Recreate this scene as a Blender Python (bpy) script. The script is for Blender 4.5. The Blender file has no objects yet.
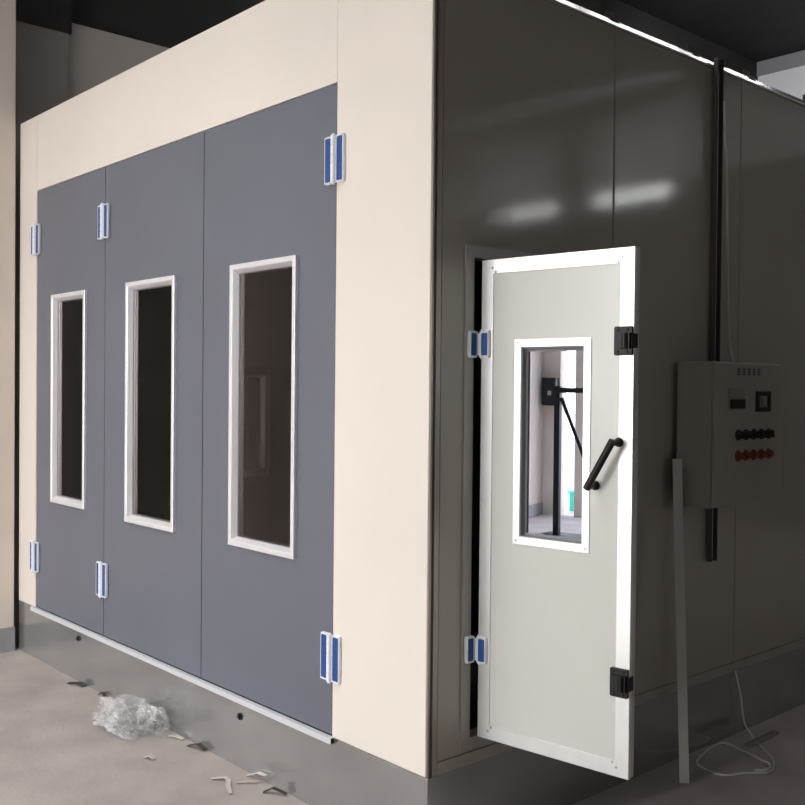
import bpy, bmesh, math, random
from mathutils import Vector, Matrix, noise
random.seed(7)
S = bpy.context.scene
COL = S.collection

# ------------------------------------------------------------------ helpers
def mat(name, color, rough=0.5, metal=0.0, spec=0.5, nscale=0, namt=0.0, bump=0.0, bscale=30, stretch=(1,1,1), rvar=0.0, coat=0.0):
    m = bpy.data.materials.new(name); m.use_nodes = True
    nt = m.node_tree; b = nt.nodes['Principled BSDF']
    b.inputs['Base Color'].default_value = (*color, 1)
    b.inputs['Roughness'].default_value = rough
    b.inputs['Metallic'].default_value = metal
    b.inputs['Specular IOR Level'].default_value = spec
    b.inputs['Coat Weight'].default_value = coat
    b.inputs['Coat Roughness'].default_value = 0.05
    tc = nt.nodes.new('ShaderNodeTexCoord'); mp = nt.nodes.new('ShaderNodeMapping')
    mp.inputs['Scale'].default_value = stretch
    nt.links.new(tc.outputs['Object'], mp.inputs['Vector'])
    if nscale:
        n = nt.nodes.new('ShaderNodeTexNoise'); n.inputs['Scale'].default_value = nscale
        n.inputs['Detail'].default_value = 6
        nt.links.new(mp.outputs['Vector'], n.inputs['Vector'])
        r = nt.nodes.new('ShaderNodeMapRange')
        r.inputs['From Min'].default_value = 0.3; r.inputs['From Max'].default_value = 0.7
        r.inputs['To Min'].default_value = 1 - namt; r.inputs['To Max'].default_value = 1 + namt
        nt.links.new(n.outputs['Fac'], r.inputs['Value'])
        mx = nt.nodes.new('ShaderNodeVectorMath'); mx.operation = 'SCALE'
        mx.inputs[0].default_value = color
        nt.links.new(r.outputs['Result'], mx.inputs['Scale'])
        nt.links.new(mx.outputs['Vector'], b.inputs['Base Color'])
        if rvar:
            r2 = nt.nodes.new('ShaderNodeMapRange')
            r2.inputs['From Min'].default_value = 0.3; r2.inputs['From Max'].default_value = 0.7
            r2.inputs['To Min'].default_value = rough - rvar; r2.inputs['To Max'].default_value = rough + rvar
            nt.links.new(n.outputs['Fac'], r2.inputs['Value'])
            nt.links.new(r2.outputs['Result'], b.inputs['Roughness'])
    if bump:
        n2 = nt.nodes.new('ShaderNodeTexNoise'); n2.inputs['Scale'].default_value = bscale
        nt.links.new(mp.outputs['Vector'], n2.inputs['Vector'])
        bp = nt.nodes.new('ShaderNodeBump'); bp.inputs['Strength'].default_value = bump
        bp.inputs['Distance'].default_value = 0.01
        nt.links.new(n2.outputs['Fac'], bp.inputs['Height'])
        nt.links.new(bp.outputs['Normal'], b.inputs['Normal'])
    return m

def glass(name, tint, refl, rough=0.0, gtint=(1,1,1), ior=1.45):
    m = bpy.data.materials.new(name); m.use_nodes = True
    nt = m.node_tree; nt.nodes.clear()
    o = nt.nodes.new('ShaderNodeOutputMaterial'); mx = nt.nodes.new('ShaderNodeMixShader')
    t = nt.nodes.new('ShaderNodeBsdfTransparent'); t.inputs[0].default_value = (*tint, 1)
    g = nt.nodes.new('ShaderNodeBsdfGlossy'); g.inputs['Roughness'].default_value = rough
    g.inputs['Color'].default_value = (*gtint, 1)
    f = nt.nodes.new('ShaderNodeFresnel'); f.inputs['IOR'].default_value = ior
    a = nt.nodes.new('ShaderNodeMath'); a.operation = 'MAXIMUM'; a.inputs[1].default_value = refl
    nt.links.new(f.outputs[0], a.inputs[0]); nt.links.new(a.outputs[0], mx.inputs[0])
    nt.links.new(t.outputs[0], mx.inputs[1]); nt.links.new(g.outputs[0], mx.inputs[2])
    nt.links.new(mx.outputs[0], o.inputs[0])
    return m

M = {}
M['cream'] = mat('cream_panel', (.79, .725, .665), .36, nscale=1.2, namt=.03, bump=.02, bscale=6)
M['greydoor'] = mat('slate_grey_panel', (.138, .146, .184), .28, nscale=1.5, namt=.04, bump=.02, bscale=5)
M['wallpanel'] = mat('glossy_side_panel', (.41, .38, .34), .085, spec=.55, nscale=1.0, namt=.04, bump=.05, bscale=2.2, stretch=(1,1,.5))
M['steel'] = mat('galvanised_base_sheet', (.47, .47, .47), .2, metal=.75, nscale=2.2, namt=.10, bump=.02, bscale=5, rvar=.06)
M['alu'] = mat('aluminium', (.46, .45, .43), .42, metal=.3, nscale=8, namt=.05)
M['aluwhite'] = mat('bright_aluminium_trim', (.78, .78, .78), .36, metal=.7, nscale=8, namt=.03)
M['winframe'] = mat('window_frame_aluminium', (.82, .80, .83), .35, metal=.35, nscale=8, namt=.03)
M['trim'] = mat('side_door_surround', (.42, .395, .37), .3, metal=.3, nscale=4, namt=.05)
M['cornertrim'] = mat('brown_anodised_trim', (.40, .36, .32), .3, metal=.3)
M['polished'] = mat('polished_edge_trim', (.80, .80, .80), .14, metal=.8)
M['stripwhite'] = mat('white_strip', (.60, .60, .635), .45)
M['doorpanel'] = mat('side_door_panel', (.62, .62, .585), .22, nscale=2, namt=.02, bump=.015, bscale=4)
M['hingewhite'] = mat('hinge_plastic', (.86, .87, .92), .35)
M['blue'] = mat('hinge_blue_inlay', (.011, .064, .255), .45)
M['black'] = mat('black_plastic', (.010, .010, .011), .45, spec=.3)
M['rubber'] = mat('grey_gasket', (.26, .26, .27), .6)
M['dark'] = mat('dark_gap', (.01, .01, .01), .9)
M['darksteel'] = mat('dark_channel', (.11, .105, .10), .35, metal=.5)
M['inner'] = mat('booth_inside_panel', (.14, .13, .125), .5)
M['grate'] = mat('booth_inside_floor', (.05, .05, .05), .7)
M['concrete'] = mat('concrete_floor', (.40, .35, .328), .75, nscale=2.6, namt=.17, bump=.15, bscale=40)
M['plaster'] = mat('wall_plaster', (.78, .69, .62), .85, nscale=1.0, namt=.06, bump=.05, bscale=25)
M['pier'] = mat('pier_paint', (.27, .25, .24), .9)
M['plasterdark'] = mat('wall_plaster_dull', (.55, .50, .46), .9, nscale=1.0, namt=.1)
M['skirt'] = mat('grey_paint_band', (.36, .35, .37), .6, nscale=2, namt=.05)
M['blackceil'] = mat('black_ceiling_paint', (.02, .019, .02), .8, nscale=2, namt=.3)
M['whitewall'] = mat('white_wall_paint', (.86, .86, .90), .8)
M['greybeam'] = mat('grey_beam_paint', (.30, .30, .32), .7)
M['room'] = mat('far_wall_paint', (.33, .305, .28), .8, nscale=.6, namt=.1)
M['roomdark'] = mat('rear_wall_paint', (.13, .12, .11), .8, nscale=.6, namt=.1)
M['outside'] = mat('outside_paving', (.30, .29, .28), .8, nscale=2, namt=.1)
M['cable'] = mat('white_cable', (.62, .60, .57), .45)
M['greywire'] = mat('grey_cable', (.55, .52, .47), .5)
M['red'] = mat('red_lamp', (.15, .022, .012), .5)
M['cab'] = mat('control_cabinet_paint', (.34, .32, .285), .45, nscale=3, namt=.03)
M['lightplate'] = mat('meter_face', (.27, .26, .25), .4)
M['ink'] = mat('dark_red_ink', (.05, .015, .012), .6)
M['green'] = mat('green_plastic', (.04, .45, .32), .5)
M['wood'] = mat('pale_wood', (.55, .49, .44), .8)
M['darkbit'] = mat('dark_scrap', (.04, .035, .03), .7)
M['paper'] = mat('pale_scrap', (.62, .58, .55), .6)
M['glass'] = glass('tinted_window_glass', (.62, .58, .57), .008, ior=1.16)
M['mirrorglass'] = glass('reflective_door_glass', (.12, .12, .14), .52, gtint=(.74, .82, 1.0))
M['clear'] = glass('clear_window_glass', (.93, .95, .95), .05)

# plastic film of the bag
def film():
    m = bpy.data.materials.new('crumpled_plastic_film'); m.use_nodes = True
    nt = m.node_tree; b = nt.nodes['Principled BSDF']
    b.inputs['Base Color'].default_value = (.82, .80, .82, 1); b.inputs['Roughness'].default_value = .12
    b.inputs['Specular IOR Level'].default_value = .8
    t = nt.nodes.new('ShaderNodeBsdfTransparent'); t.inputs[0].default_value = (.95, .95, .95, 1)
    mx = nt.nodes.new('ShaderNodeMixShader'); o = nt.nodes['Material Output']
    n = nt.nodes.new('ShaderNodeTexNoise'); n.inputs['Scale'].default_value = 9
    tc = nt.nodes.new('ShaderNodeTexCoord'); nt.links.new(tc.outputs['Object'], n.inputs['Vector'])
    r = nt.nodes.new('ShaderNodeMapRange'); r.inputs['From Min'].default_value = .35; r.inputs['From Max'].default_value = .65
    r.inputs['To Min'].default_value = .06; r.inputs['To Max'].default_value = .46
    nt.links.new(n.outputs['Fac'], r.inputs['Value']); nt.links.new(r.outputs['Result'], mx.inputs[0])
    nt.links.new(t.outputs[0], mx.inputs[1]); nt.links.new(b.outputs[0], mx.inputs[2])
    nt.links.new(mx.outputs[0], o.inputs[0])
    return m
M['film'] = film()

def obj(name, bm, m, parent=None, smooth=False, bevel=0, seg=2):
    bmesh.ops.recalc_face_normals(bm, faces=bm.faces[:])
    me = bpy.data.meshes.new(name); bm.to_mesh(me); bm.free()
    for x in (m if isinstance(m, (list, tuple)) else [m]): me.materials.append(x)
    o = bpy.data.objects.new(name, me); COL.objects.link(o)
    if parent: o.parent = parent
    if smooth:
        for p in me.polygons: p.use_smooth = True
    if bevel:
        md = o.modifiers.new('bevel', 'BEVEL'); md.width = bevel; md.segments = seg; md.limit_method = 'ANGLE'
        md.angle_limit = math.radians(40)
    return o

def thing(name, label, cat, group=None, loc=(0, 0, 0)):
    o = bpy.data.objects.new(name, None); COL.objects.link(o)
    o.location = loc; o.empty_display_size = .1
    o['label'] = label; o['category'] = cat
    if group: o['group'] = group
    return o

def tag(o, label, cat, group=None):
    o['label'] = label; o['category'] = cat
    if group: o['group'] = group
    return o

def struct(o, label=None, cat=None):
    o['kind'] = 'structure'
    if label: o['label'] = label
    if cat: o['category'] = cat
    return o

F = lambda u, v, out: Vector((u, -out, v))                    # front face: u = x
R = lambda u, v, out: Vector((out, u, v))                     # right face: u = y
A = Vector((.03, .23, 0)); D = Vector((.61, .081, 0)).normalized(); N = Vector((D.y, -D.x, 0))
DR = lambda u, v, out: A + D * u + N * out + Vector((0, 0, v))  # open side door
W = lambda u, v, out: Vector((u, v, out))

def box(bm, f, u0, u1, v0, v1, o0, o1, mi=0):
    c = [bm.verts.new(f(u, v, o)) for o in (o0, o1) for v in (v0, v1) for u in (u0, u1)]
    for q in ((0, 1, 3, 2), (4, 5, 7, 6), (0, 1, 5, 4), (2, 3, 7, 6), (0, 2, 6, 4), (1, 3, 7, 5)):
        bm.faces.new([c[i] for i in q]).material_index = mi
    return bm

def ring(bm, f, outer, profile, mi=0):
    """mitred frame: outer=(u0,u1,v0,v1); profile=[(inset,out)...] closed; inset may be a 4-tuple (l,r,b,t)"""
    u0, u1, v0, v1 = outer
    rings = []
    for ins, out in profile:
        l, r, b, t = ins if isinstance(ins, tuple) else (ins,) * 4
        rings.append([bm.verts.new(f(u, v, out)) for u, v in ((u0 + l, v0 + b), (u1 - r, v0 + b), (u1 - r, v1 - t), (u0 + l, v1 - t))])
    n = len(rings)
    for i in range(n):
        a, b = rings[i], rings[(i + 1) % n]
        for k in range(4):
            bm.faces.new((a[k], a[(k + 1) % 4], b[(k + 1) % 4], b[k])).material_index = mi
    return bm

def slab_hole(bm, f, outer, hole, o0, o1):
    ins = (hole[0] - outer[0], outer[1] - hole[1], hole[2] - outer[2], outer[3] - hole[3])
    return ring(bm, f, outer, [(0, o0), (0, o1), (ins, o1), (ins, o0)])

def rounded(bm, f, u0, u1, v0, v1, o0, o1, r, mi=0, n=4):
    pts = []
    for cu, cv, a0 in ((u1 - r, v1 - r, 0), (u0 + r, v1 - r, 90), (u0 + r, v0 + r, 180), (u1 - r, v0 + r, 270)):
        for k in range(n + 1):
            a = math.radians(a0 + 90 * k / n); pts.append((cu + r * math.cos(a), cv + r * math.sin(a)))
    lo = [bm.verts.new(f(u, v, o0)) for u, v in pts]; hi = [bm.verts.new(f(u, v, o1)) for u, v in pts]
    bm.faces.new(lo).material_index = mi; bm.faces.new(hi).material_index = mi
    for i in range(len(pts)):
        j = (i + 1) % len(pts); bm.faces.new((lo[i], lo[j], hi[j], hi[i])).material_index = mi
    return bm

def cyl(bm, p0, p1, r0, r1=None, n=20, mi=0):
    r1 = r0 if r1 is None else r1
    p0, p1 = Vector(p0), Vector(p1); d = (p1 - p0).normalized()
    e = d.orthogonal().normalized(); g = d.cross(e)
    rings = [[bm.verts.new(p + e * (r * math.cos(2 * math.pi * k / n)) + g * (r * math.sin(2 * math.pi * k / n))) for k in range(n)]
             for p, r in ((p0, r0), (p1, r1))]
    bm.faces.new(rings[0]).material_index = mi; bm.faces.new(rings[1]).material_index = mi
    for k in range(n):
        bm.faces.new((rings[0][k], rings[0][(k + 1) % n], rings[1][(k + 1) % n], rings[1][k])).material_index = mi
    return bm

def tube(bm, pts, r, n=10, sub=8):
    P = [Vector(p) for p in pts]; path = []
    for i in range(len(P) - 1):
        a, b, c, d = P[max(i - 1, 0)], P[i], P[i + 1], P[min(i + 2, len(P) - 1)]
        for k in range(sub):
            t = k / sub
            path.append(.5 * ((2 * b) + (c - a) * t + (2 * a - 5 * b + 4 * c - d) * t * t + (3 * b - a - 3 * c + d) * t ** 3))
    path.append(P[-1])
    prev = None; e = None
    for i, p in enumerate(path):
        d = (path[min(i + 1, len(path) - 1)] - path[max(i - 1, 0)]).normalized()
        e = d.orthogonal().normalized() if e is None else (e - d * e.dot(d)).normalized()
        g = d.cross(e)
        rg = [bm.verts.new(p + e * (r * math.cos(2 * math.pi * k / n)) + g * (r * math.sin(2 * math.pi * k / n))) for k in range(n)]
        if prev:
            for k in range(n): bm.faces.new((prev[k], prev[(k + 1) % n], rg[(k + 1) % n], rg[k]))
        else: bm.faces.new(rg)
        prev = rg
    bm.faces.new(prev)
    return bm

NB = bmesh.new

# ------------------------------------------------------------------ dimensions (metres)
XL, X1, X2, X3, X4 = -3.872, -3.595, -2.635, -1.581, -.559
ZD, ZB, H, HR, L = 2.931, .3216, 3.40, 3.289, 6.6
RX, RY0, RY1, RZ = 11.0, -9.0, 9.65, 6.0
WX = -4.05

# ------------------------------------------------------------------ setting
b = NB(); box(b, W, WX - .3, RX, RY0, RY1, -.2, 0); struct(obj('floor', b, M['concrete']), 'bare dusty concrete workshop floor', 'floor')
b = NB(); box(b, W, -14, 14, -30, RY0, -.22, -.02); struct(obj('pavement', b, M['outside']), 'paved yard outside the workshop entrance', 'pavement')
SKY = [(-3.3, .25, -6.9, -1.7), (-3.5, -.7, 2.9, 7.0), (5.0, 9.4, 8.5, 9.35)]  # second and third openings are unseen, added to light the rear walls
b = NB()
X0, X9, Y0_, Y9 = WX - .3, RX + .2, RY0 - .2, RY1 + .2
for ya, yb, hole in ((Y0_, SKY[0][2], None), (SKY[0][2], SKY[0][3], SKY[0]), (SKY[0][3], SKY[1][2], None), (SKY[1][2], SKY[1][3], SKY[1]),
                     (SKY[1][3], SKY[2][2], None), (SKY[2][2], SKY[2][3], SKY[2]), (SKY[2][3], Y9, None)):
    if hole:
        box(b, W, X0, hole[0], ya, yb, RZ, RZ + .12); box(b, W, hole[1], X9, ya, yb, RZ, RZ + .12)
    else: box(b, W, X0, X9, ya, yb, RZ, RZ + .12)
struct(obj('ceiling', b, M['blackceil']), 'black painted workshop ceiling', 'ceiling')
for i, q in enumerate(SKY):
    b = NB(); ring(b, W, q, [(0, RZ - .02), (0, RZ + .14), (.06, RZ + .14), (.06, RZ - .02)]); w = struct(obj('window_%d' % (i + 1), b, M['greybeam']), 'roof light', 'roof light')
    b = NB(); box(b, W, q[0] + .05, q[1] - .05, q[2] + .05, q[3] - .05, RZ + .06, RZ + .07); obj('window_pane', b, M['clear'], w)
for i, y in enumerate((-7.4, -1.2, .6, 2.4)):
    b = NB(); box(b, W, WX, RX, y - .07, y + .07, RZ - .3, RZ - .26); box(b, W, WX, RX, y - .012, y + .012, RZ - .26, RZ - .03); box(b, W, WX, RX, y - .07, y + .07, RZ - .03, RZ)
    struct(obj('trim_%d' % (i + 1), b, M['blackceil']), 'black steel beam under the ceiling', 'beam')
b = NB(); box(b, W, WX - .2, WX, RY0, RY1, 0, 4.2); wl = struct(obj('wall_left', b, M['plaster']), 'cream plastered workshop wall left of the spray booth', 'wall')
b = NB(); box(b, W, WX - .25, WX, RY0, RY1, 4.2, RZ); struct(obj('wall_left_upper', b, M['blackceil']), 'black upper wall above the left plaster', 'wall')
b = NB(); box(b, W, WX, WX + .012, RY0, -.62, 0, .16); struct(obj('baseboard_left', b, M['skirt']), 'grey painted band along the foot of the left wall', 'baseboard')
b = NB(); box(b, W, WX, -3.862, -.62, -.03, 0, 4.9); col_ = struct(obj('wall_left_pillar', b, M['plaster'], bevel=.01), 'cream pillar beside the left end of the spray booth', 'pillar')
b = NB(); box(b, W, WX, -3.858, -.624, -.028, 0, .155); obj('painted_foot', b, M['skirt'], col_)
b = NB(); box(b, W, WX, WX + .06, .0, .37, 0, 4.10); struct(obj('wall_left_pier', b, M['pier']), 'dull grey pier seen above the booth at the left', 'pier')
b = NB(); box(b, W, WX, WX + .075, -.02, .385, 4.10, 4.34); struct(obj('trim_8', b, M['blackceil']), 'black beam end over the grey pier', 'beam')
b = NB(); box(b, W, WX, WX + .02, .37, 9.6, 0, 4.19); struct(obj('wall_left_rear', b, M['plasterdark']), 'dull grey rear stretch of the left wall above the booth', 'wall')
# front wall with entrance
def wallbox(name, f, rects, o0, o1, m, label):
    b = NB()
    for r in rects: box(b, f, *r, o0, o1)
    return struct(obj(name, b, M[m]), label, 'wall')
FY = lambda u, v, o: Vector((u, RY0 - o, v))
wallbox('wall_front', FY, [(WX, -3.80, 0, RZ), (-3.80, RX, 4.6, RZ), (-3.58, -3.40, 0, 4.6), (.5, RX, 0, 4.6)], 0, .2, 'plaster', 'entrance wall behind the camera with a tall doorway')
b = NB(); ring(b, FY, (-3.41, .51, -.3, 4.61), [(0, -.02), (0, .22), (.07, .22), (.07, -.02)]); struct(obj('door_1', b, M['greybeam']), 'grey steel surround of the wide entrance', 'door frame')
FR = lambda u, v, o: Vector((RX + o, u, v))
SW = (-6.5, -4.7, 1.9, 3.3)  # invented window bringing side light to the pillar, side wall and floor
wallbox('wall_right', FR, [(RY0, SW[0], 0, RZ), (SW[1], RY1, 0, RZ), (SW[0], SW[1], 0, SW[2]), (SW[0], SW[1], SW[3], RZ)], 0, .2, 'room', 'dim far right workshop wall')
b = NB(); ring(b, FR, SW, [(0, .02), (0, .14), (.06, .14), (.06, .02)])
for k in (1, 2): box(b, FR, SW[0] + k - .025, SW[0] + k + .025, SW[2] + .06, SW[3] - .06, .05, .12)
w = struct(obj('window_6', b, M['greybeam']), 'unseen window added in the right workshop wall for side light', 'window')
b = NB(); box(b, FR, SW[0] + .05, SW[1] - .05, SW[2] + .05, SW[3] - .05, .08, .09); obj('window_pane', b, M['clear'], w)
# rear wall: white at the left, high strip windows at the right
FP = lambda u, v, o: Vector((u, RY1 + o, v))
WIN = [(5.4, 6.75), (7.3, 9.6)]
WZ0, WZ1 = 4.42, 4.71
wallbox('wall_back', FP, [(WX, .0, 0, 5.82)], 0, .2, 'whitewall', 'white rear wall seen above the booth at the right')
wallbox('wall_back_upper', FP, [(0, RX, WZ1, 5.82)], 0, .2, 'whitewall', 'white upper stretch of the rear wall above the high windows')
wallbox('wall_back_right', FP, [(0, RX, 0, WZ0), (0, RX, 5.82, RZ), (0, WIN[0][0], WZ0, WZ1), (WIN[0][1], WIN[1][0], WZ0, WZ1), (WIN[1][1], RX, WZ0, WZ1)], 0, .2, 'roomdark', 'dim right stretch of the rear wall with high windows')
b = NB(); box(b, FP, WX, .0, 5.82, RZ, -.03, .2); struct(obj('trim_7', b, M['greybeam']), 'grey band above the white rear wall', 'trim')
b = NB(); box(b, FP, 6.82, 7.23, 0, 5.98, -.25, -.001); struct(obj('wall_back_pier', b, M['roomdark']), 'dark pier between the high windows of the rear wall', 'pier')
for i, (a_, c_) in enumerate(WIN):
    b = NB(); ring(b, FP, (a_, c_, WZ0, WZ1), [(0, .06), (0, .14), (.03, .14), (.03, .06)])
    for k in (1, 2, 3): box(b, FP, a_ + (c_ - a_) * k / 4 - .025, a_ + (c_ - a_) * k / 4 + .025, WZ0 + .03, WZ1 - .03, .07, .13)
    w = struct(obj('window_%d' % (i + 4), b, M['greybeam']), 'high strip window in the rear wall', 'window')
    b = NB(); box(b, FP, a_ + .03, c_ - .03, WZ0 + .03, WZ1 - .03, .097, .103); obj('window_pane', b, M['clear'], w)

# ------------------------------------------------------------------ the spray booth
booth = thing('spray_booth', 'large cream paint spray booth with grey front doors and glossy side wall', 'spray booth')
def part(name, bm, m, parent=None, **k): return obj(name, bm, M[m] if isinstance(m, str) else m, parent or booth, **k)

# front panels
b = NB(); box(b, F, XL, X1 - .002, ZB, H, -.05, 0); part('front_panel', b, 'cream', bevel=.004)
b = NB(); box(b, F, X4 + .002, -.010, ZB, H, -.05, 0); part('front_panel', b, 'cream', bevel=.004)
b = NB(); box(b, F, X1, X4, ZD, H, -.05, -.001); part('header_panel', b, 'cream', bevel=.003)
# base
b = NB(); box(b, F, XL, -.002, 0, ZB - .002, -.05, -.002); part('base_panel', b, 'steel', bevel=.002)
b = NB(); box(b, R, .0525, L, 0, ZB - .002, -.05, -.002); box(b, R, .003, .0525, 0, ZB - .002, -.0019, -.0005); part('base_panel', b, 'steel', bevel=.0003)
for x, z in ((-2.952, .251), (-1.229, .234)):
    b = NB(); cyl(b, (x, -.004, z), (x, .001, z), .016); cyl(b, (x, -.012, z), (x, -.003, z), .009, n=6); part('base_bolt', b, 'black')
# corner trim: two flanges with a groove
b = NB()
box(b, W, -.0015, .001, -.001, .010, ZB, H); box(b, W, -.012, -.0015, .0075, .010, ZB, H)
box(b, R, .022, .0445, ZB, H, -.009, .0015)
part('corner_trim', b, 'cornertrim', bevel=.0006)
b = NB(); box(b, W, -.050, -.0075, .0105, .0215, ZB, H - .001); part('corner_groove', b, 'darksteel')
# right side wall panels
DY0, DY1, DZ0, DZ1 = .21, .845, .425, 2.205
seams = [.045, 1.062, 2.10, 3.14, 4.18, 5.22, L]
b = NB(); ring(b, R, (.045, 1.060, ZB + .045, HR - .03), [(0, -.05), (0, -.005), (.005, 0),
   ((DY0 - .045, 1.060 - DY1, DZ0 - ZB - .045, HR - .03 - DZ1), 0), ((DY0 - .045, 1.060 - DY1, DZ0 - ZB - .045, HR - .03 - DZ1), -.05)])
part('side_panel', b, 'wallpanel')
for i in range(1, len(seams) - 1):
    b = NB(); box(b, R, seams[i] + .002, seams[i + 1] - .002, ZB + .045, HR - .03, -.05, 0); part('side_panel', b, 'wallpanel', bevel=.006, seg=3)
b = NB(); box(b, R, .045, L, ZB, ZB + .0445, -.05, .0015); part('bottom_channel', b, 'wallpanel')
b = NB(); prof = [(-.06, HR), (0, HR), (.012, HR - .024), (.012, HR - .03), (-.06, HR - .03)]
v0 = [b.verts.new((x, .045, z)) for x, z in prof]; v1 = [b.verts.new((x, L, z)) for x, z in prof]
b.faces.new(v0); b.faces.new(v1)
for i in range(5): b.faces.new((v0[i], v0[(i + 1) % 5], v1[(i + 1) % 5], v1[i]))
part('top_trim', b, 'polished')
b = NB(); box(b, W, XL + .06, -.035, .06, L - .02, HR - .04, HR + .012); part('roof_panel', b, 'inner')
for y in (1.06, 1.69, 2.2, 2.83):
    b = NB(); box(b, R, y - .03, y + .03, HR + .001, HR + .05, -.035, -.03); box(b, R, y - .03, y + .03, HR + .0005, HR + .006, -.03, .006); part('roof_bracket', b, 'darksteel')
# side door surround (mitred)
b = NB(); ring(b, R, (DY0 - .047, DY1 + .047, DZ0 - .047, DZ1 + .047), [(0, 0), (.001, .007), (.046, .007), (.047, -.052), (.0465, -.052), (.0465, 0)])
part('door_surround', b, 'trim')
# inside of the booth
b = NB(); box(b, W, XL + .06, -.055, .06, L - .06, ZB - .03, ZB - .006); part('booth_floor', b, 'grate')
b = NB(); box(b, W, XL, -.055, L - .05, L, 0, HR); part('rear_panel', b, 'inner')
LW = lambda u, v, o: Vector((XL + .05 + o, u, v))
b = NB(); slab_hole(b, LW, (.052, L - .05, 0, HR), (1.19, 1.87, 1.07, 1.83), -.05, 0); part('left_panel', b, 'inner')
b = NB(); ring(b, LW, (1.16, 1.90, 1.04, 1.86), [(0, 0), (0, .02), (.05, .024), (.07, 0), (.07, -.03), (.03, -.03), (.03, 0)])
lw = part('left_window', b, 'winframe')
b = NB(); box(b, LW, 1.225, 1.835, 1.105, 1.795, -.022, -.016); part('window_glass', b, 'mirrorglass', lw)

# front door leaves
g = .003
wins = [(-3.347, -2.866, 1.008, 2.265), (-2.361, -1.834, .994, 2.268), (-1.328, -.8145, .999, 2.2725)]
for (xa, xb), w in zip(((X1, X2), (X2, X3), (X3, X4)), wins):
    b = NB(); hole = (w[0] + .02, w[1] - .02, w[2] + .02, w[3] - .02)
    outer = (xa + g, xb - g, ZB + .0065, ZD - .003)
    slab_hole(b, F, outer, hole, -.05, -.004)
    leaf = part('front_door', b, 'greydoor', bevel=.002)
    b = NB(); ring(b, F, w, [(0, -.004), (.001, .010), (.004, .012), (.022, .012), (.026, .009), (.042, -.020), (.042, -.046), (.02, -.046), (.02, -.004)])
    obj('window_frame', b, M['winframe'], leaf)
    b = NB(); box(b, F, w[0] + .036, w[1] - .036, w[2] + .036, w[3] - .036, -.022, -.016); obj('window_glass', b, M['glass'], leaf)
    # hollow strip under the leaf
    x0, x1_ = xa - (.03 if xa == X1 else -.001), xb + (.02 if xb == X4 else -.001)
    b = NB()
    sec = [(-.0015, ZB - .021), (.020, ZB - .021), (.020, ZB + .004), (-.0015, ZB + .004)]; sin_ = [(0, ZB - .019), (.018, ZB - .019), (.018, ZB + .002), (0, ZB + .002)]
    vs = [[b.verts.new((x, -o, z)) for o, z in s] for x in (x0, x1_) for s in (sec, sin_)]
    for k in range(4):
        j = (k + 1) % 4
        for P, Q in ((0, 2), (1, 3)): b.faces.new((vs[P][k], vs[P][j], vs[Q][j], vs[Q][k]))
        for P, Q in ((0, 1), (2, 3)): b.faces.new((vs[P][k], vs[P][j], vs[Q][j], vs[Q][k]))
    st = part('sill_strip', b, 'stripwhite')
    b = NB(); box(b, F, x1_ - .004, x1_ - .002, ZB - .0185, ZB + .0015, .0005, .0175); obj('strip_end_shade', b, M['black'], st)  # black sheet stands in for the shade inside the open strip end
# dark backing strips seen in the gaps between leaves
for x in (X2, X3):
    b = NB(); box(b, F, x - .02, x + .02, ZB + .008, ZD - .004, -.062, -.053); part('door_seal', b, 'black')

# hinges
def hinge(f, fl, fr, uc, vc, hh, pw, bw):
    """fl / fr map the two plates, f the barrel"""
    b = NB()
    z0, z1 = vc - hh / 2, vc + hh / 2
    rounded(b, fl, -bw - pw, -bw, z0, z1, 0, .010, .009)
    ring(b, fl, (-bw - pw + .001, -bw - .001, z0 + .001, z1 - .001), [(0, .006), (.0015, .0145), (.0042, .0145), (.0055, .006)])
    rounded(b, fr, bw, bw + pw, z0, z1, 0, .010, .009)
    ring(b, fr, (bw + .001, bw + pw - .001, z0 + .001, z1 - .001), [(0, .006), (.0015, .0145), (.0042, .0145), (.0055, .006)])
    box(b, fl, -bw - .002, -.002, z0 + .01, z1 - .01, .004, .013); box(b, fr, .002, bw + .002, z0 + .01, z1 - .01, .004, .013)
    n = 5
    for k in range(n):
        a0 = z0 + hh * k / n + .0018; a1 = z0 + hh * (k + 1) / n - .0018
        cyl(b, f(0, a0, .014), f(0, a1, .014), bw * .95, n=16)
    cyl(b, f(0, z0 - .005, .014), f(0, z1 + .005, .014), bw * .55, n=12)
    h = part('hinge', b, 'hingewhite')
    for ff, u0, u1 in ((fl, -bw - pw, -bw), (fr, bw, bw + pw)):
        b = NB(); rounded(b, ff, u0 + .0062, u1 - .0062, z0 + .009, z1 - .009, .0095, .0135, .006); obj('blue_inlay', b, M['blue'], h)
for xc in (X1, X2, X4):
    for zc in (2.625, .642):
        sh = lambda u, v, o, xc=xc: F(xc + u, v, o)
        hinge(sh, sh, sh, 0, zc, .19, .048, .013)
for zc in (1.885, .757):
    hinge(lambda u, v, o: Vector((.02 + o, (.226 + u), v)), lambda u, v, o: Vector((.008 + o, (.226 + u), v)),
          lambda u, v, o: DR(u - .010, v, o + .002), 0, zc, .10, .040, .011)

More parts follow.
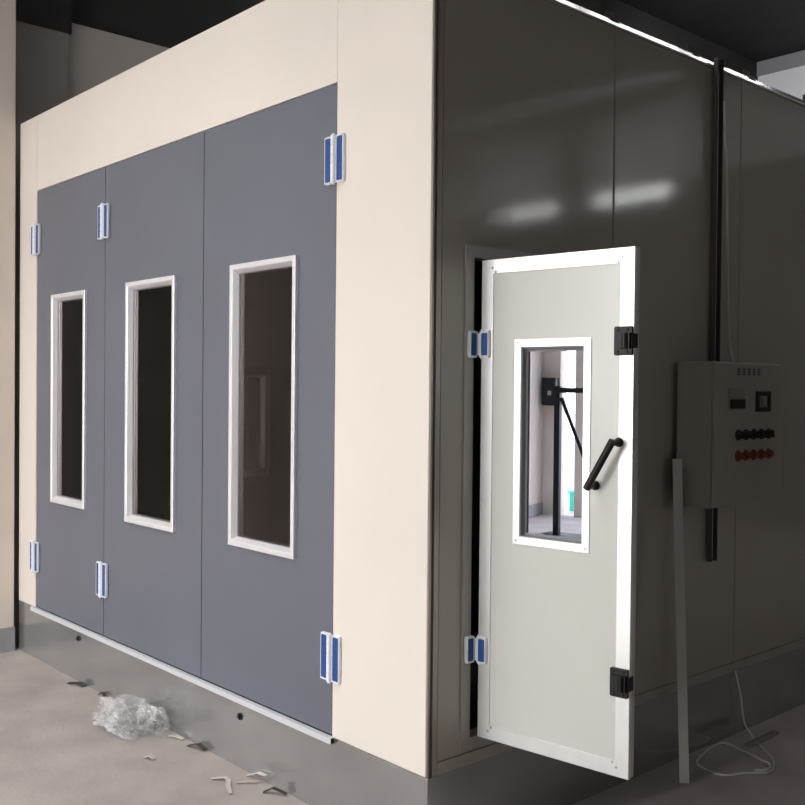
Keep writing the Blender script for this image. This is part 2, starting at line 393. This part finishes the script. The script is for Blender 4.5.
# side door leaf
SDW, SZ0, SZ1 = .616, .433, 2.193
b = NB(); hole = (.172, .434, 1.19, 1.872)
slab_hole(b, DR, (0, SDW, SZ0, SZ1), hole, -.034, 0)
sd = part('side_door', b, 'doorpanel', bevel=.0015)
b = NB(); ring(b, DR, (-.001, SDW + .001, SZ0 - .001, SZ1 + .001), [(0, -.012), (0, .003), (.001, .004), (.051, .004), (.052, .0005), (.002, -.0005), (.002, -.012)])
et = obj('edge_trim', b, M['aluwhite'], sd)
b = NB(); ring(b, DR, (.146, .458, 1.165, 1.900), [(0, .0003), (.001, .004), (.028, .004), (.029, -.004), (.024, -.004)])
wf = obj('window_frame', b, M['aluwhite'], sd)
b = NB(); ring(b, DR, (.172, .434, 1.19, 1.872), [(.002, .0), (.006, -.001), (.008, -.020), (.016, -.023), (.016, -.033), (.001, -.033)])
obj('window_gasket', b, M['rubber'], sd)
b = NB(); box(b, DR, .185, .421, 1.203, 1.859, -.032, -.026); obj('window_glass', b, M['mirrorglass'], sd)
# screws
def screw(u, v, r=.005):
    b = NB(); cyl(b, DR(u, v, .0035), DR(u, v, .0065), r, r * .75, n=12); obj('screw', b, M['alu'], sd)
for u in (.045, SDW - .045):
    for v in (SZ0 + .03, SZ1 - .03): screw(u, v)
for u in (.06, SDW - .06):
    for v in (SZ0 + .045, SZ1 - .045): screw(u, v)
for u in (.16, .444):
    for v in (1.178, 1.887): screw(u, v, .004)
# latches
for zc in (1.884, .750):
    b = NB(); u0, u1 = SDW - .067, SDW - .001
    rounded(b, DR, u0, u1, zc - .048, zc + .048, .004, .014, .006)
    box(b, DR, u0 + .012, u1 - .004, zc - .026, zc + .026, .013, .024)
    cyl(b, DR(u0 + .045, zc - .026, .022), DR(u0 + .045, zc + .026, .022), .012, n=16)
    box(b, DR, SDW + .0012, SDW + .003, zc - .024, zc + .024, -.02, .016)
    for du in (.014, .050):
        for dz in (-.037, .037): cyl(b, DR(u0 + du, zc + dz, .013), DR(u0 + du, zc + dz, .0165), .006, .004, n=10)
    obj('latch', b, M['black'], sd, bevel=.0015)
# pull handle, set aslant
p0, p1 = (.480, 1.398), (.567, 1.548)
b = NB()
def DV(p, o): return DR(p[0], p[1], o)
for p in (p0, p1):
    cyl(b, DV(p, .001), DV(p, .012), .017, .015); cyl(b, DV(p, .010), DV(p, .055), .0105, .0115)
ex = ((p1[0] - p0[0]) * .06, (p1[1] - p0[1]) * .06)
cyl(b, DV((p0[0] - ex[0], p0[1] - ex[1]), .055), DV((p1[0] + ex[0], p1[1] + ex[1]), .055), .0125)
obj('handle', b, M['black'], sd, bevel=.002)

# ------------------------------------------------------------------ things on the side wall
cd = thing('cable_channel', 'dark vertical metal cable channel running up the glossy side wall', 'cable channel', loc=(0, 0, 0))
b = NB(); box(b, R, 1.815, 1.867, .905, HR + .014, .0135, .0165); box(b, R, 1.815, 1.820, .905, HR + .014, .0165, .0385); box(b, R, 1.862, 1.867, .905, HR + .014, .0165, .0385)
obj('channel_body', b, M['darksteel'], cd)
b = NB(); box(b, R, 1.824, 1.842, .92, HR - .05, .0166, .029); obj('channel_insert', b, M['greywire'], cd, bevel=.003)
pts = [(.0455, 1.860, 3.10), (.047, 1.862, 3.0), (.048, 1.870, 2.9), (.048, 1.89, 2.75), (.04, 1.915, 2.5), (.028, 1.94, 2.3), (.035, 1.95, 2.0), (.06, 1.95, 1.856)]
b = NB(); tube(b, pts, .0055); tag(obj('hanging_wire', b, M['greywire'], smooth=True), 'thin grey wire hanging from the cable channel down to the control cabinet', 'wire')

cab = thing('control_cabinet', 'beige electrical control cabinet with rows of black and red buttons on the side wall', 'control cabinet')
Y0, Y1, Z0, Z1, CX0, CX = 1.50, 2.123, 1.20, 1.852, .0395, .228
b = NB(); box(b, R, Y0, Y1, Z0, Z1, CX0, CX - .014); obj('cabinet_body', b, M['cab'], cab, bevel=.006)
b = NB(); box(b, R, Y0 + .003, Y1 - .003, Z0 + .003, Z1 - .003, CX - .012, CX); obj('cabinet_door', b, M['cab'], cab, bevel=.005)
RC = lambda u, v, o: Vector((o, u - .047, v))
b = NB(); box(b, RC, 1.665, 1.80, 1.635, 1.735, CX, CX + .006, 0); mt = obj('meter', b, M['lightplate'], cab, bevel=.003)
b = NB(); box(b, RC, 1.673, 1.795, 1.642, 1.684, CX + .006, CX + .012); obj('meter_screen', b, M['black'], mt)
b = NB(); ring(b, RC, (1.905, 2.03, 1.625, 1.722), [(0, CX), (.002, CX + .012), (.02, CX + .012), (.022, CX + .004), (.03, CX)]); sw = obj('breaker_switch', b, M['black'], cab)
b = NB(); box(b, RC, 1.93, 2.005, 1.648, 1.70, CX, CX + .006); box(b, RC, 1.945, 1.965, 1.655, 1.69, CX + .006, CX + .018); obj('switch_lever', b, M['lightplate'], sw)
for k in range(5):
    y = 1.708 + .069 * k
    for z, mm, nm in ((1.522, 'black', 'black_knob'), (1.427, 'red', 'red_button')):
        b = NB(); cyl(b, (CX, y, z), (CX + .006, y, z), .026, .024); cyl(b, (CX + .005, y, z), (CX + .020, y, z), .019, .016)
        if nm == 'black_knob':
            a = [(.3, 1), (-.5, 1), (0, 1), (.6, 1), (-.2, 1)][k]; d = Vector((0, a[0], a[1])).normalized() * .017
            c = Vector((CX + .022, y, z)); cyl(b, c - d, c + d, .007)
        bt = obj(nm, b, M[mm], cab)
b = NB()   # faint illegible nameplate strokes
for k in range(5):
    y = 1.735 + .045 * k
    for j in range(3): box(b, RC, y + .004, y + .032, 1.797 + .011 * j, 1.801 + .011 * j, CX, CX + .0012)
    box(b, RC, y + .015, y + .021, 1.793, 1.827, CX, CX + .0014)
obj('nameplate_lettering', b, M['ink'], cab)

# ------------------------------------------------------------------ loose things
top, bot = Vector((.085, 1.442, 1.416)), Vector((.180, 1.385, 0))
zax = (top - bot).normalized(); xax = Vector((.84, .54, 0)); xax = (xax - zax * xax.dot(zax)).normalized(); yax = zax.cross(xax)
b = NB()
def PL(u, v, o): return bot + xax * u + yax * v + zax * o
ln = (top - bot).length
vo = [(-.022, -.012), (.019, -.012), (.019, .026), (.016, .026), (.016, -.009), (-.019, -.009), (-.019, .026), (-.022, .026)]
r0 = [b.verts.new(PL(u, v, .004)) for u, v in vo]; r1 = [b.verts.new(PL(u, v, ln)) for u, v in vo]
b.faces.new(r0); b.faces.new(r1)
for i in range(8): j = (i + 1) % 8; b.faces.new((r0[i], r0[j], r1[j], r1[i]))
tag(obj('aluminium_profile', b, M['alu']), 'tall aluminium channel profile leaning upright against the glossy side wall', 'metal profile')

pts = [(.020, 2.085, .33), (.024, 2.13, .20), (.03, 2.155, .07), (.06, 2.17, .008), (.191, 2.036, .005), (.281, 1.962, .005), (.342, 1.863, .005), (.36, 1.775, .005), (.298, 1.684, .005), (.258, 1.60, .005),
       (.195, 1.58, .005), (.102, 1.618, .005), (.06, 1.702, .005), (.03, 1.829, .005), (.024, 1.905, .005), (.045, 1.96, .005), (.165, 1.924, .005), (.263, 1.883, .008), (.33, 1.849, .014), (.352, 1.782, .014), (.32, 1.73, .012)]
b = NB(); tube(b, pts, .0048); tag(obj('loose_cable', b, M['cable'], smooth=True), 'thin white cable hanging from the side wall and looped on the floor', 'cable')
b = NB(); f2 = lambda u, v, o: Vector((.135, 1.98, .002)) + Vector((0, 1, 0)) * u + Vector((-1, 0, 0)) * v + Vector((0, 0, 1)) * o
box(b, f2, 0, .31, -.012, .012, 0, .003); box(b, f2, 0, .31, -.012, -.009, .003, .02); box(b, f2, 0, .31, .009, .012, .003, .02)
tag(obj('metal_offcut', b, M['alu']), 'short bright metal offcut lying under the looped white cable', 'metal strip')

# crumpled plastic bag
def crumple(bm, c, rad, seed, amp, n=4, tails=()):
    vs = bmesh.ops.create_icosphere(bm, subdivisions=n, radius=1.0)['verts']
    off = Vector((seed * 3.1, seed * 1.7, seed))
    for v in vs:
        d = v.co.normalized()
        dd = noise.voronoi(d * 2.1 + off)[0]; d2 = noise.voronoi(d * 4.5 + off * 2)[0]
        r = 1 + amp * 1.2 * (dd[0] - .35) + amp * .5 * (d2[0] - .3) + amp * .12 * noise.noise(d * 9 + off)
        for td, tl, tw in tails:
            k = max(0, d.dot(Vector(td).normalized())); r += tl * k ** tw
        v.co = Vector(c) + Vector((d.x * rad[0], d.y * rad[1], d.z * rad[2])) * r
        if v.co.z < .004: v.co.z = .004 + .004 * abs(noise.noise(d * 9))
    return bm
bag = thing('plastic_bag', 'crumpled clear plastic bag lying on the floor against the booth base', 'plastic bag', loc=(0, 0, 0))
b = NB(); crumple(b, (-2.02, -.13, .055), (.115, .070, .062), 1.3, .9, 4, [((.3, .2, 1), .3, 5), ((-.6, 0, .9), .4, 14)]); obj('crumpled_body', b, M['film'], bag)
b = NB(); crumple(b, (-2.13, -.165, .035), (.095, .06, .045), 4.1, 1.2, 4, [((-1, .1, .6), .7, 16), ((.1, -1, 0), .6, 12), ((.9, -.7, 0), .7, 14)]); obj('gathered_neck', b, M['film'], bag)
b = NB(); crumple(b, (-1.98, -.20, .020), (.08, .035, .026), 9.1, 1.2, 4, [((1, -.3, .1), .5, 10)]); obj('bag_handle', b, M['film'], bag)
b = NB(); crumple(b, (-1.91, -.075, .05), (.085, .045, .055), 7.7, .8, 4, [((1, .1, .1), .4, 6)]); obj('loose_end', b, M['film'], bag)

# scraps on the floor
def sliver(name, label, cat, pts, w, m, h=.004):
    b = NB(); P = [Vector((x, y, .002 + z)) for x, y, z in pts]; prev = None
    for i, p in enumerate(P):
        d = (P[min(i + 1, len(P) - 1)] - P[max(i - 1, 0)]).normalized(); s = Vector((-d.y, d.x, 0)).normalized()
        k = w * (.55 + .45 * math.sin(math.pi * (i + .5) / len(P)))
        rg = [b.verts.new(p + s * k / 2), b.verts.new(p - s * k / 2), b.verts.new(p - s * k / 2 + Vector((0, 0, h))), b.verts.new(p + s * k / 2 + Vector((0, 0, h)))]
        if prev:
            for q in range(4): b.faces.new((prev[q], prev[(q + 1) % 4], rg[(q + 1) % 4], rg[q]))
        else: b.faces.new(rg)
        prev = rg
    b.faces.new(prev)
    return tag(obj(name, b, M[m]), label, cat)
sliver('metal_scrap', 'dark flat scrap on the floor left of the plastic bag', 'scrap', [(-2.95, -.06, 0), (-2.88, -.03, .012), (-2.82, -.02, .004)], .035, 'darkbit')
sliver('plastic_scrap', 'tiny dark scrap at the foot of the base just behind the plastic bag', 'scrap', [(-2.64, -.02, 0), (-2.60, -.012, .018), (-2.57, -.015, .006)], .02, 'darkbit')
sliver('paper_scrap', 'little white scrap on the floor right of the plastic bag', 'scrap', [(-1.80, -.04, 0), (-1.75, -.03, .008), (-1.70, -.02, .004)], .022, 'paper')
sliver('wood_chip', 'dark splinter against the booth base right of the white scrap', 'splinter', [(-1.62, -.04, 0), (-1.56, -.02, .02), (-1.50, -.016, .006)], .026, 'darkbit')
sliver('wood_shaving', 'pale bent wood sliver on the floor, nearest the camera', 'wood sliver', [(-1.20, -.165, 0), (-1.15, -.125, .012), (-1.115, -.13, .012), (-1.07, -.16, .008), (-1.0, -.19, .002)], .020, 'wood')
sliver('twig', 'thin brown twig beside the bent wood sliver', 'twig', [(-1.09, -.105, 0), (-1.06, -.075, .006), (-1.03, -.03, .004)], .012, 'wood')
sliver('leaf_scrap', 'dark curled scrap at the foot of the base below the third grey door', 'scrap', [(-.93, -.075, 0), (-.90, -.045, .02), (-.84, -.016, .005)], .022, 'darkbit')
sliver('torn_film', 'pale torn film at the foot of the base', 'film scrap', [(-1.13, -.022, 0), (-1.06, -.014, .03), (-1.0, -.014, .035)], .02, 'paper')
sliver('pebble_chip', 'small pale chip lying alone on the floor between bag and wood sliver', 'chip', [(-1.62, -.27, 0), (-1.59, -.25, .012), (-1.56, -.25, .004)], .025, 'wood')
# things near the entrance, seen mirrored in the side door's glass
hp = thing('steel_stand', 'black steel post with short arm and brace near the entrance', 'stand')
b = NB(); box(b, W, -3.06, -2.99, -7.235, -7.165, .02, 1.76); obj('post', b, M['black'], hp, bevel=.004)
b = NB(); box(b, W, -2.99, -2.62, -7.225, -7.175, 1.68, 1.74); obj('arm', b, M['black'], hp, bevel=.004)
b = NB(); cyl(b, (-2.98, -7.2, 1.62), (-2.60, -7.2, .72), .022); obj('brace', b, M['black'], hp)
b = NB(); box(b, W, -3.2, -2.55, -7.4, -7.0, 0, .02); obj('base_plate', b, M['black'], hp)
eb = thing('switch_box', 'dark electrical box on the entrance wall near the steel stand', 'electrical box')
b = NB(); box(b, W, -4.02, -3.82, -8.998, -8.88, 1.50, 1.88); obj('box_body', b, M['black'], eb, bevel=.008)
b = NB(); box(b, W, -3.93, -3.88, -8.88, -8.872, 1.64, 1.70); obj('box_label', b, M['paper'], eb)
cr = thing('plastic_crate', 'green plastic crate outside the narrow gap in the entrance wall', 'crate', loc=(0, 0, 0))
b = NB(); ring(b, W, (-3.95, -3.45, -10.1, -9.7), [(0, -.02), (0, .26), (.02, .26), (.025, -.02)]); box(b, W, -3.94, -3.46, -10.09, -9.71, -.02, 0); obj('crate_body', b, M['green'], cr)
b = NB(); ring(b, W, (-3.97, -3.43, -10.12, -9.68), [(0, .23), (0, .265), (.03, .265), (.03, .23)]); obj('crate_rim', b, M['green'], cr)

# ------------------------------------------------------------------ light
wld = bpy.data.worlds.new('overcast_sky'); S.world = wld; wld.use_nodes = True
bg = wld.node_tree.nodes['Background']; bg.inputs['Color'].default_value = (1.0, .995, .99, 1); bg.inputs['Strength'].default_value = 9.9
def portal(name, loc, rot, sx, sy):
    l = bpy.data.lights.new(name, 'AREA'); l.shape = 'RECTANGLE'; l.size = sx; l.size_y = sy; l.cycles.is_portal = True
    o = bpy.data.objects.new(name, l); COL.objects.link(o); o.location = loc; o.rotation_euler = rot
portal('entrance_daylight', (-1.45, RY0 - .21, 2.3), (math.radians(90), 0, 0), 3.9, 4.6)
portal('gap_daylight', (-3.69, RY0 - .21, 2.3), (math.radians(90), 0, math.radians(0)), .22, 4.6)
for y in (2.9, 4.3, 5.7):  # unseen strip lights added so the top trim catches a highlight
    l = bpy.data.lights.new('added_strip_light', 'AREA'); l.shape = 'RECTANGLE'; l.size = .12; l.size_y = 1.25; l.energy = 9; l.color = (1, .97, .93)
    o = bpy.data.objects.new('added_strip_light', l); COL.objects.link(o); o.location = (.45, y, 5.9)
l = bpy.data.lights.new('added_strip_light', 'AREA'); l.shape = 'RECTANGLE'; l.size = 1.25; l.size_y = .12; l.energy = 50; l.color = (.97, .97, 1)  # unseen light added to brighten the white rear wall
o = bpy.data.objects.new('added_strip_light', l); COL.objects.link(o); o.location = (-2.1, 6.3, 5.85); o.rotation_euler = (math.radians(55), 0, 0)
for a_, c_ in WIN:
    portal('window_daylight', ((a_ + c_) / 2, RY1 + .15, (WZ0 + WZ1) / 2), (math.radians(90), 0, math.radians(180)), c_ - a_, WZ1 - WZ0)
portal('added_side_daylight', (RX + .15, (SW[0] + SW[1]) / 2, (SW[2] + SW[3]) / 2), (math.radians(90), 0, math.radians(90)), SW[1] - SW[0], SW[3] - SW[2])
for q in SKY:
    portal('roof_daylight', ((q[0] + q[1]) / 2, (q[2] + q[3]) / 2, RZ + .13), (0, 0, 0), q[1] - q[0], q[3] - q[2])

# ------------------------------------------------------------------ camera
yaw, pitch, roll = .8410, -.0149, .0093
f = Vector((-math.sin(yaw) * math.cos(pitch), math.cos(yaw) * math.cos(pitch), math.sin(pitch)))
r = Vector((math.cos(yaw), math.sin(yaw), 0)); u = r.cross(f)
r2 = math.cos(roll) * r + math.sin(roll) * u; u2 = -math.sin(roll) * r + math.cos(roll) * u
cam = bpy.data.cameras.new('camera'); co = bpy.data.objects.new('camera', cam); COL.objects.link(co)
mtx = Matrix((r2, u2, -f)).transposed().to_4x4(); mtx.translation = Vector((2.5644, -2.4292, 1.7225))
co.matrix_world = mtx
cam.sensor_width = 36; cam.lens = 991.27 / 805 * 36; cam.clip_start = .02
S.camera = co
S.view_settings.view_transform = 'Standard'; S.view_settings.look = 'None'
S.view_settings.gamma = 1; S.view_settings.exposure = 0.0; S.view_settings.use_curve_mapping = False
S.cycles.max_bounces = 10; S.cycles.diffuse_bounces = 5; S.cycles.transparent_max_bounces = 16
S.cycles.use_denoising = True; S.cycles.sample_clamp_indirect = 8
